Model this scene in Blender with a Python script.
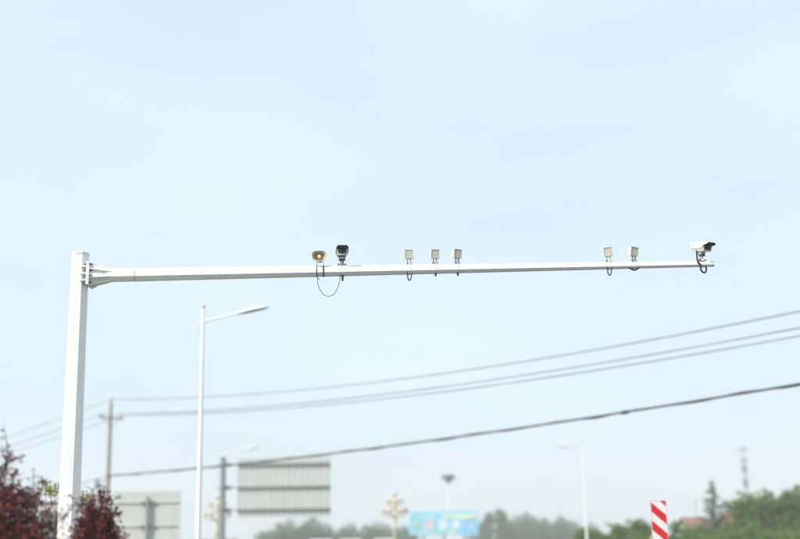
import bpy, bmesh, math, random
from mathutils import Vector, Matrix, Euler
R = math.radians
random.seed(11)
scene = bpy.context.scene
for o in list(bpy.data.objects): bpy.data.objects.remove(o)

# ------------------------------------------------------------------ camera
LENS, PITCH, ROLL, EYE = 56.0, R(13.1), R(-0.85), 1.6
cam_d = bpy.data.cameras.new('camera'); cam = bpy.data.objects.new('camera', cam_d)
scene.collection.objects.link(cam); scene.camera = cam
CAMROT = Matrix.Rotation(math.pi/2 + PITCH, 3, 'X') @ Matrix.Rotation(ROLL, 3, 'Z')
cam.matrix_world = Matrix.Translation((0, 0, EYE)) @ CAMROT.to_4x4()
cam_d.lens = LENS; cam_d.sensor_width = 36; cam_d.clip_start = .1; cam_d.clip_end = 5000
cam_d.dof.use_dof = True; cam_d.dof.focus_distance = 22.2; cam_d.dof.aperture_fstop = 0.46
# ------------------------------------------------------------------ sky, sun, exposure
SUN_TO = Vector((-.56, -.48, .67)).normalized()          # direction towards the sun
SUN_EL = math.asin(SUN_TO.z); SUN_AZ = math.atan2(SUN_TO.x, SUN_TO.y)
world = bpy.data.worlds.new('World'); scene.world = world; world.use_nodes = True
wn = world.node_tree; wn.nodes.clear()
sky = wn.nodes.new('ShaderNodeTexSky'); sky.sky_type = 'NISHITA'; sky.sun_disc = False
sky.sun_elevation = SUN_EL; sky.sun_rotation = SUN_AZ
sky.air_density = 1.0; sky.dust_density = 3.0; sky.ozone_density = 1.5; sky.altitude = 0
mixv = wn.nodes.new('ShaderNodeMix'); mixv.data_type = 'RGBA'; mixv.inputs['Factor'].default_value = .72
mixv.inputs['B'].default_value = (7.2, 8.5, 9.65, 1)      # even high veil of thin cloud over the blue
bg = wn.nodes.new('ShaderNodeBackground'); bg.inputs['Strength'].default_value = .10
wo = wn.nodes.new('ShaderNodeOutputWorld')
wtc = wn.nodes.new('ShaderNodeTexCoord'); wmp = wn.nodes.new('ShaderNodeMapping'); wmp.inputs['Scale'].default_value = (1, 1, 3.0)
wnz = wn.nodes.new('ShaderNodeTexNoise'); wnz.inputs['Scale'].default_value = 3.2; wnz.inputs['Detail'].default_value = 5; wnz.inputs['Roughness'].default_value = .5
wmr = wn.nodes.new('ShaderNodeMapRange'); wmr.inputs['From Min'].default_value = .3; wmr.inputs['From Max'].default_value = .7
wmr.inputs['To Min'].default_value = .68; wmr.inputs['To Max'].default_value = .80
wn.links.new(wtc.outputs['Generated'], wmp.inputs['Vector']); wn.links.new(wmp.outputs[0], wnz.inputs['Vector'])
wn.links.new(wnz.outputs['Fac'], wmr.inputs['Value']); wn.links.new(wmr.outputs[0], mixv.inputs['Factor'])
wn.links.new(sky.outputs[0], mixv.inputs['A']); wn.links.new(mixv.outputs['Result'], bg.inputs['Color'])
wn.links.new(bg.outputs[0], wo.inputs['Surface'])
sd = bpy.data.lights.new('sun', 'SUN'); sd.energy = 3.6; sd.angle = R(1.5); sd.color = (1, .95, .87)
sun = bpy.data.objects.new('sun', sd); scene.collection.objects.link(sun)
sun.rotation_euler = SUN_TO.to_track_quat('Z', 'Y').to_euler(); sun.location = (-20, -10, 40)
vs = scene.view_settings
scene.display_settings.display_device = 'sRGB'
vs.view_transform = 'Standard'; vs.look = 'None'; vs.gamma = 1; vs.exposure = 0.37; vs.use_curve_mapping = False
scene.render.engine = 'CYCLES'
scene.render.resolution_x = 1024; scene.render.resolution_y = 690
scene.cycles.volume_bounces = 1
scene.cycles.transparent_max_bounces = 16

# ------------------------------------------------------------------ helpers
COL = scene.collection.objects
FPX = 800 * LENS / 36
def at(x, y, Y):
    """photo pixel -> point on that line of sight at forward distance Y"""
    d = CAMROT @ Vector(((x-400)/FPX, -(y-269.5)/FPX, -1))
    return Vector((0, 0, EYE)) + d * (Y / d.y)

class MB:
    def __init__(s): s.bm = bmesh.new()
    def loft(s, rings, cap=True, closed=True):
        vr = [[s.bm.verts.new(p) for p in r] for r in rings]
        n = len(vr[0])
        for a, b in zip(vr, vr[1:]):
            for i in range(n if closed else n-1):
                j = (i+1) % n
                s.bm.faces.new((a[i], a[j], b[j], b[i]))
        if cap and closed and n > 2:
            s.bm.faces.new(vr[0][::-1]); s.bm.faces.new(vr[-1])
        return s
    def box(s, c, size, bev=0, rot=None, seg=2):
        t = bmesh.new(); bmesh.ops.create_cube(t, size=1)
        for v in t.verts: v.co = Vector((v.co.x*size[0], v.co.y*size[1], v.co.z*size[2]))
        if bev: bmesh.ops.bevel(t, geom=t.edges[:], offset=bev, segments=seg, profile=.5, affect='EDGES')
        m = Matrix.Translation(c)
        if rot: m = m @ (rot.to_matrix().to_4x4() if isinstance(rot, Euler) else rot.to_4x4())
        vm = {v: s.bm.verts.new(m @ v.co) for v in t.verts}
        for f in t.faces: s.bm.faces.new([vm[v] for v in f.verts])
        t.free(); return s
    def prism(s, pts, thick, fr=None):
        """polygon pts in local x/z extruded along y, centred; fr maps to place"""
        m = fr or Matrix.Identity(4)
        a = [s.bm.verts.new(m @ Vector((p[0], -thick/2, p[1]))) for p in pts]
        b = [s.bm.verts.new(m @ Vector((p[0], thick/2, p[1]))) for p in pts]
        n = len(pts)
        s.bm.faces.new(a); s.bm.faces.new(b[::-1])
        for i in range(n):
            j = (i+1) % n; s.bm.faces.new((a[j], a[i], b[i], b[j]))
        return s
    def tube(s, pts, rad, n=8, cap=True, phase=0):
        pts = [Vector(p) for p in pts]
        if not isinstance(rad, (list, tuple)): rad = [rad]*len(pts)
        rings = []; up = None
        for i, p in enumerate(pts):
            t = (pts[min(i+1, len(pts)-1)] - pts[max(i-1, 0)]).normalized()
            if up is None:
                up = Vector((0, 0, 1)) if abs(t.z) < .9 else Vector((0, 1, 0))
            u = (up - t*up.dot(t)).normalized(); w = t.cross(u); up = u
            rings.append([p + (u*math.cos(a) + w*math.sin(a))*rad[i]
                          for a in [phase + 2*math.pi*k/n for k in range(n)]])
        return s.loft(rings, cap)
    def lathe(s, prof, n=24, m=None, cap=False):
        m = m or Matrix.Identity(4)
        return s.loft([[m @ Vector((r*math.cos(2*math.pi*k/n), r*math.sin(2*math.pi*k/n), z)) for k in range(n)]
                       for r, z in prof], cap)
    def quad(s, pts):
        s.bm.faces.new([s.bm.verts.new(p) for p in pts]); return s
    def mesh(s, name, smooth=None):
        me = bpy.data.meshes.new(name)
        bmesh.ops.recalc_face_normals(s.bm, faces=s.bm.faces[:])
        s.bm.to_mesh(me); s.bm.free()
        if smooth:
            me.polygons.foreach_set('use_smooth', [True]*len(me.polygons)); me.set_sharp_from_angle(angle=R(smooth))
        return me
    def build(s, name, mat, parent=None, smooth=None, loc=None):
        return link(name, s.mesh(name, smooth), mat, parent, loc)
def link(name, me, mat, parent=None, loc=None):
    o = bpy.data.objects.new(name, me); COL.link(o)
    if mat and not me.materials: me.materials.append(mat)
    if parent: o.parent = parent
    if loc: o.location = loc
    return o
def empty(name, label, cat, loc=(0, 0, 0), rz=0, group=None):
    o = bpy.data.objects.new(name, None); COL.link(o); o.location = loc; o.rotation_euler = (0, 0, rz)
    o.empty_display_size = .3
    return tag(o, label, cat, group)
def tag(o, label=None, cat=None, group=None, kind=None):
    for k, v in (('label', label), ('category', cat), ('group', group), ('kind', kind)):
        if v: o[k] = v
    return o
def copy_tree(o, parent=None):
    c = o.copy(); COL.link(c); c.parent = parent
    for ch in o.children: copy_tree(ch, c)
    return c
def mat(name, col, rough=.6, metal=0, var=.12, scale=6, bump=0, bscale=60, spec=.4, island=0, trans=0, stretch=None, hue=0):
    m = bpy.data.materials.new(name); m.use_nodes = True; nt = m.node_tree; N = nt.nodes; L = nt.links
    b = N['Principled BSDF']; b.inputs['Roughness'].default_value = rough; b.inputs['Metallic'].default_value = metal
    b.inputs['Specular IOR Level'].default_value = spec
    tc = N.new('ShaderNodeTexCoord'); mp = N.new('ShaderNodeMapping')
    if stretch: mp.inputs['Scale'].default_value = stretch
    L.new(tc.outputs['Object'], mp.inputs['Vector'])
    nz = N.new('ShaderNodeTexNoise'); nz.inputs['Scale'].default_value = scale; nz.inputs['Detail'].default_value = 5
    L.new(mp.outputs[0], nz.inputs['Vector'])
    mr = N.new('ShaderNodeMapRange'); mr.inputs['From Min'].default_value = .3; mr.inputs['From Max'].default_value = .7
    mr.inputs['To Min'].default_value = 1-var; mr.inputs['To Max'].default_value = 1+var
    L.new(nz.outputs['Fac'], mr.inputs['Value'])
    val = mr.outputs[0]
    hs = N.new('ShaderNodeHueSaturation'); hs.inputs['Color'].default_value = (*col, 1)
    if island:
        g = N.new('ShaderNodeNewGeometry'); m2 = N.new('ShaderNodeMapRange')
        m2.inputs['To Min'].default_value = 1-island; m2.inputs['To Max'].default_value = 1+island
        L.new(g.outputs['Random Per Island'], m2.inputs['Value'])
        mm = N.new('ShaderNodeMath'); mm.operation = 'MULTIPLY'
        L.new(val, mm.inputs[0]); L.new(m2.outputs[0], mm.inputs[1]); val = mm.outputs[0]
        if hue:
            w = N.new('ShaderNodeTexWhiteNoise'); w.noise_dimensions = '1D'; L.new(g.outputs['Random Per Island'], w.inputs['W'])
            m3 = N.new('ShaderNodeMapRange'); m3.inputs['To Min'].default_value = .5-hue; m3.inputs['To Max'].default_value = .5+hue
            L.new(w.outputs['Value'], m3.inputs['Value']); L.new(m3.outputs[0], hs.inputs['Hue'])
    L.new(val, hs.inputs['Value']); L.new(hs.outputs[0], b.inputs['Base Color'])
    if bump:
        n2 = N.new('ShaderNodeTexNoise'); n2.inputs['Scale'].default_value = bscale; L.new(mp.outputs[0], n2.inputs['Vector'])
        bp = N.new('ShaderNodeBump'); bp.inputs['Strength'].default_value = bump; bp.inputs['Distance'].default_value = .01
        L.new(n2.outputs['Fac'], bp.inputs['Height']); L.new(bp.outputs[0], b.inputs['Normal'])
    if trans:
        t = N.new('ShaderNodeBsdfTranslucent'); L.new(hs.outputs[0], t.inputs['Color'])
        mx = N.new('ShaderNodeMixShader'); mx.inputs[0].default_value = trans
        L.new(b.outputs[0], mx.inputs[1]); L.new(t.outputs[0], mx.inputs[2])
        L.new(mx.outputs[0], N['Material Output'].inputs['Surface'])
    return m

M = dict(
    mast=mat('white_mast_paint', (.80, .80, .78), .38, var=.05, scale=2.5, stretch=(6, 6, .6), bump=.04, bscale=25),
    weld=mat('painted_weld', (.60, .58, .54), .5, var=.2, scale=40),
    cap=mat('weathered_cap_paint', (.72, .70, .64), .6),
    galv=mat('galvanised_steel', (.52, .52, .50), .45, .5, var=.15, scale=30),
    bolt=mat('dark_bolt_steel', (.12, .11, .10), .5, .6, var=.3, scale=60),
    white=mat('white_housing_paint', (.80, .79, .76), .4, var=.05, scale=20),
    grey=mat('light_grey_housing', (.58, .57, .53), .45, var=.08, scale=25),
    midgrey=mat('mid_grey_metal', (.20, .20, .20), .5, var=.15, scale=25),
    olive=mat('aged_beige_plastic', (.55, .48, .30), .5, var=.10, scale=18),
    tan=mat('tan_plastic', (.30, .21, .12), .6, var=.2, scale=22),
    cream=mat('cream_plastic', (.80, .76, .60), .35, var=.04),
    led=mat('led_panel_lens', (.50, .485, .41), .25, var=.12, scale=40),
    ledlens=mat('led_lens_dome', (.54, .525, .45), .2, var=.05),
    ledy=mat('yellowed_led_lens', (.55, .52, .38), .25, var=.12, scale=40),
    ledrim=mat('led_panel_rim', (.50, .49, .42), .5, var=.1),
    black=mat('black_plastic', (.018, .018, .02), .4, var=.2),
    dark=mat('dark_grey_paint', (.05, .052, .058), .45, var=.2),
    glass=mat('camera_window_glass', (.012, .016, .025), .06, var=.1, spec=.6),
    rubber=mat('black_cable_rubber', (.022, .022, .024), .6, var=.2),
    wire=mat('aluminium_wire', (.30, .31, .32), .5, .3),
    sheath=mat('faded_cable_sheath', (.07, .066, .066), .7, var=.3, scale=.8),
    brown=mat('brown_strap', (.16, .09, .06), .6),
    lampw=mat('white_lamp_post_paint', (.80, .81, .80), .42, var=.05, scale=3),
    lampglass=mat('lamp_lens', (.30, .31, .30), .25),
    concrete=mat('weathered_concrete', (.33, .30, .24), .85, var=.15, scale=5, bump=.2),
    signback=mat('aluminium_sign_back', (.50, .52, .50), .6, 0, var=.05, scale=1.2),
    signbeam=mat('sign_beam_steel', (.24, .23, .21), .55, .3, var=.15),
    post=mat('grey_green_post', (.24, .29, .29), .5, .2, var=.1),
    gold=mat('pale_gold_lamp_paint', (.60, .53, .39), .5, 0, var=.1),
    globe=mat('opal_lamp_globe', (.60, .54, .42), .3),
    red=mat('red_reflective_sheeting', (.60, .014, .018), .55, var=.06, spec=.2),
    wsheet=mat('white_reflective_sheeting', (.72, .72, .72), .4, var=.05),
    pink=mat('faded_pink_edge', (.66, .38, .40), .5),
    asphalt=mat('asphalt', (.05, .05, .052), .9, var=.18, scale=3, bump=.4, bscale=140),
    kerb=mat('kerb_granite', (.34, .33, .32), .8, var=.15, scale=4),
    paving=mat('pavement_slabs', (.30, .28, .26), .85, var=.15, scale=2, bump=.2),
    grass=mat('verge_grass', (.07, .11, .035), .95, var=.35, scale=1.3, bump=.6, bscale=30),
    soil=mat('field_ground', (.17, .155, .11), .95, var=.3, scale=.08),
    paint=mat('road_marking_paint', (.70, .70, .68), .6, var=.12, scale=8),
    plum=mat('dark_plum_leaf', (.095, .026, .02), .5, var=.25, scale=3, island=.6, trans=.35, hue=.025),
    plum2=mat('red_plum_leaf', (.20, .036, .028), .5, var=.25, scale=3, island=.55, trans=.35, hue=.02),
    bark=mat('plum_bark', (.06, .045, .04), .9, var=.25, scale=14),
    bark2=mat('grey_bark', (.13, .11, .09), .9, var=.25, scale=8),
    lime=mat('yellow_green_leaf', (.32, .32, .07), .55, island=.4, trans=.4, hue=.02),
    leafy=mat('fresh_green_leaf', (.16, .28, .03), .5, island=.5, trans=.5, hue=.03, var=.4, scale=.8),
    leafm=mat('mid_green_leaf', (.10, .225, .03), .5, island=.5, trans=.5, hue=.03, var=.4, scale=.8),
    leafd=mat('dark_conifer_needle', (.05, .15, .05), .6, island=.5, trans=.3, hue=.02),
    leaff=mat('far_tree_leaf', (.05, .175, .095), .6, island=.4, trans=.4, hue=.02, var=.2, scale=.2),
    brick=mat('red_brick', (.24, .11, .08), .85, var=.15, scale=3),
    rooft=mat('faded_red_roof', (.24, .12, .10), .8, var=.2, scale=2),
    plaster=mat('pale_plaster', (.55, .52, .47), .85),
    frame=mat('window_frame_white', (.6, .6, .58), .5),
    pane=mat('house_window_glass', (.03, .04, .05), .08, spec=.6),
    blue=mat('sky_blue_board', (.22, .46, .66), .5),
    cyan=mat('billboard_sky_blue', (.20, .56, .82), .5, var=.10, scale=.25),
    mint=mat('billboard_mint', (.34, .66, .60), .5, var=.15, scale=.5),
    yell=mat('billboard_yellow_green', (.66, .78, .42), .5, var=.1, scale=.8),
    picpink=mat('billboard_picture_pink', (.62, .50, .55), .5, var=.3, scale=1.2),
    picgreen=mat('billboard_picture_green', (.35, .55, .55), .5, var=.35, scale=1.2),
    picblue=mat('billboard_picture_blue', (.30, .46, .68), .5, var=.4, scale=1.2),
    picpale=mat('billboard_picture_pale', (.58, .70, .78), .5, var=.25, scale=1.2),
    slate=mat('slate_lamp_paint', (.10, .12, .18), .5),
    steelt=mat('tower_steel', (.20, .22, .26), .6, .0),
    bus=mat('white_bus_paint', (.74, .74, .74), .35, var=.08, scale=1),
    tyre=mat('tyre_rubber', (.02, .02, .02), .9),
)

def grime(m, col, lo, hi, amount, scale, stretch):
    """streaks and spots of dirt mixed into a paint's colour"""
    nt = m.node_tree; N = nt.nodes; L = nt.links; b = N['Principled BSDF']; src = b.inputs['Base Color'].links[0].from_socket
    tc = N.new('ShaderNodeTexCoord'); mp = N.new('ShaderNodeMapping'); mp.inputs['Scale'].default_value = stretch
    nz = N.new('ShaderNodeTexNoise'); nz.inputs['Scale'].default_value = scale; nz.inputs['Detail'].default_value = 8; nz.inputs['Roughness'].default_value = .65
    mr = N.new('ShaderNodeMapRange'); mr.inputs['From Min'].default_value = lo; mr.inputs['From Max'].default_value = hi; mr.inputs['To Max'].default_value = amount
    mx = N.new('ShaderNodeMix'); mx.data_type = 'RGBA'; mx.inputs['B'].default_value = (*col, 1)
    L.new(tc.outputs['Object'], mp.inputs['Vector']); L.new(mp.outputs[0], nz.inputs['Vector']); L.new(nz.outputs['Fac'], mr.inputs['Value'])
    L.new(mr.outputs[0], mx.inputs['Factor']); L.new(src, mx.inputs['A']); L.new(mx.outputs['Result'], b.inputs['Base Color'])
grime(M['mast'], (.34, .30, .24), .56, .78, .3, 3.0, (5, 5, .7)); grime(M['mast'], (.30, .17, .09), .66, .74, .8, 9.0, (3, 3, 1.2))
grime(M['signback'], (.30, .30, .27), .5, .75, .25, 1.2, (2, 2, .4)); grime(M['white'], (.42, .38, .30), .55, .75, .6, 14, (1, 1, .6)); grime(M['lampw'], (.5, .48, .42), .55, .75, .5, 2, (4, 4, .5))
grime(M['wsheet'], (.42, .40, .36), .55, .75, .6, 5, (1, 1, .5)); grime(M['red'], (.42, .06, .05), .5, .75, .6, 5, (1, 1, .5))

# ------------------------------------------------------------------ the setting: ground, road, pavements
def struct(o): o['kind'] = 'structure'; return o
g = MB(); n = 24
for i in range(n):
    for j in range(n):
        a = 1500/n
        x0, y0 = -750 + i*a, -150 + j*a
        g.quad([(x0, y0, -.02), (x0+a, y0, -.02), (x0+a, y0+a, -.02), (x0, y0+a, -.02)])
bmesh.ops.remove_doubles(g.bm, verts=g.bm.verts[:], dist=.01)
struct(g.build('ground', M['soil']))
RD = Vector((-6.54, 54, 0)).normalized(); RV = Vector((RD.y, -RD.x, 0)); RO = Vector((-6.13, 44, 0))
def rp(u, v, z=0): return RO + RD*u + RV*v + Vector((0, 0, z))   # u metres along the road, v metres right of the left kerb
def slab(name, u0, u1, v0, v1, z0, z1, m):
    b = MB(); b.loft([[rp(u0, v0, z), rp(u1, v0, z), rp(u1, v1, z), rp(u0, v1, z)] for z in (z0, z1)])
    return struct(b.build(name, m))
slab('road', -90, 190, 0, 26, -.015, 0, M['asphalt'])
slab('pavement_left', -90, 190, -4.2, -.15, -.015, .12, M['paving'])
slab('pavement_right', -90, 190, 26.15, 29.5, -.015, .12, M['paving'])
slab('kerb_left', -90, 190, -.15, 0, -.015, .14, M['kerb'])
slab('kerb_right', -90, 190, 26, 26.15, -.015, .14, M['kerb'])
slab('median_kerb', -12.5, 66, 10, 14, -.015, .14, M['kerb'])
slab('median_grass', -12.2, 65.7, 10.18, 13.82, .1, .17, M['grass'])
slab('verge_left', -90, 190, -22, -4.2, -.015, .05, M['grass'])
slab('verge_right', -90, 190, 29.5, 70, -.015, .05, M['grass'])
b = MB()
for v in (3.4, 6.7, 17.9, 21.8):
    u = -85
    while u < 185:
        b.quad([rp(u, v-.07, .004), rp(u, v+.07, .004), rp(u+3, v+.07, .004), rp(u+3, v-.07, .004)]); u += 9
struct(b.build('lane_markings', M['paint']))
b = MB()
for v in (.35, 9.65, 14.35, 25.65):
    b.quad([rp(-85, v-.07, .004), rp(-85, v+.07, .004), rp(185, v+.07, .004), rp(185, v-.07, .004)])
struct(b.build('edge_lines', M['paint']))

# ------------------------------------------------------------------ the camera mast
MY = 21.5
ptop = at(80.6, 254.5, MY); BASE = Vector((ptop.x, MY, 0)); PH = ptop.z
def octring(c, r, ax='z', ph=22.5):
    out = []
    for k in range(8):
        a = R(ph + 45*k); cx, cy = math.cos(a)*r/math.cos(R(22.5)), math.sin(a)*r/math.cos(R(22.5))
        out.append(Vector((c[0]+cx, c[1]+cy, c[2])) if ax == 'z' else Vector((c[0], c[1]+cx, c[2]+cy)))
    return out
mast = empty('camera_mast', 'tall white octagonal roadside mast with a long horizontal arm', 'mast', BASE)
m = MB(); m.loft([octring((0, 0, z), r, ph=27.5) for z, r in ((.03, .185), (3, .167), (PH-.02, .142))]); m.build('pole', M['mast'], mast)
m = MB(); m.loft([octring((0, 0, z), r, ph=27.5) for z, r in ((PH-.018, .146), (PH+.02, .146), (PH+.045, .10))]); m.build('pole_cap', M['cap'], mast)
m = MB(); m.box((0, 0, .14), (.62, .62, .03), .004); m.build('base_plate', M['galv'], mast)
for i in range(4):
    a = R(45+90*i); m = MB(); m.lathe([(0, 0), (.02, 0), (.02, .07), (0, .07)], 8); m.build('anchor_bolt', M['bolt'], mast, loc=(math.cos(a)*.36, math.sin(a)*.36, .155))
    m = MB(); m.prism([(.17, 0), (.29, 0), (.17, .25)], .012, Matrix.Rotation(R(90*i), 4, 'Z')); m.build('base_rib', M['mast'], mast, loc=(0, 0, .156))
m = MB(); m.box((0, -.178, .75), (.16, .012, .34), .004); m.build('service_hatch', M['mast'], mast)
AL, AR = at(104.5, 275.4, MY) - BASE, at(712.5, 263.9, MY) - BASE
AL.y = AR.y = 0
def arm_c(x):                # arm axis and half-thickness at local x
    t = (x - AL.x)/(AR.x - AL.x); return AL.z + (AR.z-AL.z)*t, .116*(1-t) + .047*t
# octagonal arm in gently bent segments
m = MB(); xs = [AL.x - .06, AL.x + 2.2, AL.x + 5, AL.x + 8, AR.x]
m.loft([octring((x, 0, arm_c(x)[0]), arm_c(x)[1], 'x', 22.5) for x in xs]); m.build('arm', M['mast'], mast)
for wx in (AL.x + .55,):
    m = MB(); m.loft([octring((wx+d, 0, arm_c(wx)[0]), arm_c(wx)[1]+q_, 'x') for d, q_ in ((-.012, .0005), (-.006, .004), (.006, .004), (.012, .0005))]); m.build('weld_seam', M['weld'], mast)
m = MB(); m.loft([octring((AR.x+d, 0, arm_c(AR.x)[0]), r, 'x') for d, r in ((.001, .052), (.02, .052), (.028, .03))]); m.build('arm_end_cap', M['cap'], mast)
zf = AL.z + .005; fx = .185
for i, xx in enumerate((fx-.013, fx+.015)):
    m = MB(); m.box((xx, 0, zf), (.024, .40, .41), .004); m.build('flange_plate', M['mast'], mast)
m = MB(); m.loft([octring((x, 0, zf + (AL.z-zf)*(x-fx)/.25), r, 'x') for x, r in ((fx+.028, .165), (AL.x+.004, .121), (AL.x+.02, .121))]); m.build('arm_socket', M['mast'], mast)
m = MB(); m.loft([octring((x, 0, zf), r, 'x') for x, r in ((.05, .10), (fx-.026, .10))]); m.build('pole_stub', M['mast'], mast)
for dz in (.125, 0, -.125):          # ribs between pole and plate, front and back
    for s in (-1, 1):
        m = MB(); mm = Matrix.Translation((0, s*.1, zf+dz)) @ Matrix.Rotation(R(90), 4, 'X')
        m.prism([(.06, -.07*s), (fx-.026, -.09*s), (fx-.026, .09*s), (.0, .055*s)], .014, mm); m.build('pole_rib', M['mast'], mast)
for k in range(8):                   # radial gussets on the arm side
    a = R(45*k + 22.5); rm = Matrix.Rotation(a, 4, 'X')
    m = MB(); m.prism([(fx+.028, .15), (fx+.028, .215), (AL.x+.13, .128), (AL.x+.13, .112)], .012, Matrix.Translation((0, 0, zf)) @ rm); m.build('arm_gusset', M['mast'], mast)
for s in (-1, 1):
    for dz in (-.165, -.055, .055, .165):
        m = MB(); m.tube([(fx-.075, s*.165, zf+dz), (fx+.085, s*.165, zf+dz)], .011, 6)
        m.tube([(fx-.052, s*.165, zf+dz), (fx-.026, s*.165, zf+dz)], .021, 6); m.tube([(fx+.028, s*.165, zf+dz), (fx+.056, s*.165, zf+dz)], .021, 6)
        m.build('flange_bolt', M['bolt'], mast)
def arm_x(px): return at(px, 268, MY).x - BASE.x
def on_arm(px):               # world point on top of the arm below photo column px
    x = arm_x(px); z, r = arm_c(x); return Vector((BASE.x + x, MY, z + r)), r

# --- clamps shared by the devices
def clamp(root, r, w=.07, mt=None, name='arm_clamp'):
    """octagonal band round the arm; root origin lies on the arm's top"""
    m = MB(); ro, ri = r + .007, r - .002
    m.loft([octring((-w/2, 0, -r), ro, 'x'), octring((w/2, 0, -r), ro, 'x')]); return m.build(name, mt or M['white'], root)
def loop_cable(root, pts, rad=.011, name='cable', mt=None):
    # smooth through points (Catmull-Rom)
    P = [Vector(p) for p in pts]; P = [P[0]*2-P[1]] + P + [P[-1]*2-P[-2]]; out = []
    for i in range(1, len(P)-2):
        for k in range(6):
            t = k/6; a, b2, c, d = P[i-1], P[i], P[i+1], P[i+2]
            out.append(.5*((2*b2) + (c-a)*t + (2*a-5*b2+4*c-d)*t*t + (3*b2-a-3*c+d)*t**3))
    out.append(P[-2]); m = MB(); m.tube(out, rad, 8); return m.build(name, mt or M['rubber'], root, 60)

# --- horn speaker
p, r = on_arm(319.5)
horn = empty('horn_speaker', 'beige horn speaker with dark throat and pale centre plug on the white arm', 'speaker', p)
HZ = .155
def bell(depths):
    rings = []
    for y, sx, sz, e in depths:
        ring = []
        for k in range(32):
            a = 2*math.pi*k/32; ca, sa = math.cos(a), math.sin(a)
            px = math.copysign(abs(ca)**(2/e), ca)*sx; pz = math.copysign(abs(sa)**(2/e), sa)*sz
            px *= 1 + .12*(pz/sz if sz else 0)      # a little wider above
            ring.append((px, y, HZ + pz))
        rings.append(ring)
    return rings
m = MB(); m.loft(bell([(-.14, .128, .100, 2.7), (-.148, .122, .094, 2.7), (-.135, .112, .085, 2.6), (-.06, .075, .06, 2.2), (0, .05, .045, 2), (.0, .06, .055, 2), (-.05, .085, .07, 2.2), (-.12, .118, .092, 2.6)]), cap=False)
m.build('bell', M['olive'], horn, 50)
m = MB(); m.loft(bell([(-.08, .080, .062, 2.1), (-.088, .076, .058, 2.1), (-.07, .05, .04, 2), (-.05, .03, .02, 2)])); m.build('throat', M['tan'], horn, 50)
m = MB(); m.lathe([(0, .03), (.022, .024), (.033, .006), (.033, -.04), (.02, -.06)], 16, Matrix.Translation((.005, -.1, HZ)) @ Matrix.Rotation(R(90), 4, 'X')); m.build('centre_plug', M['cream'], horn, 40)
m = MB(); m.lathe([(.0, -.17), (.05, -.165), (.06, -.14), (.06, -.03), (.045, .0)], 20, Matrix.Translation((0, 0, HZ)) @ Matrix.Rotation(R(90), 4, 'X')); m.build('driver', M['olive'], horn, 40)
m = MB(); m.box((-.07, .03, .075), (.006, .035, .16), .002); m.box((.07, .03, .075), (.006, .035, .16), .002); m.box((0, .03, .003), (.146, .05, .007), .002); m.build('bracket', M['white'], horn)
s1 = clamp(horn, r, .016, M['brown'], 'strap'); s1.location.x = -.045
s2 = clamp(horn, r, .022, M['rubber'], 'strap'); s2.location.x = .075
# hanging cable from the horn to the camera beside it
def armpt(px, py, dy=-.06):
    q = at(px, py, MY-.06); return q
hc = empty('hanging_cable', 'thin dark cable looping below the arm between horn speaker and forward-facing camera', 'cable', at(328, 296, MY-.06))
loop_cable(hc, [armpt(x, y) - hc.location for x, y in ((317.2, 262), (317.0, 270), (317.4, 279), (318.8, 287), (323, 294), (328.5, 296.3), (334, 294), (338, 287), (340, 279), (340.5, 272))], .0055, 'cable_run')
loop_cable(hc, [armpt(x, y) - hc.location for x, y in ((317, 277), (318.4, 278.6), (319.6, 279.8))], .0055, 'cable_tail')

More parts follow.
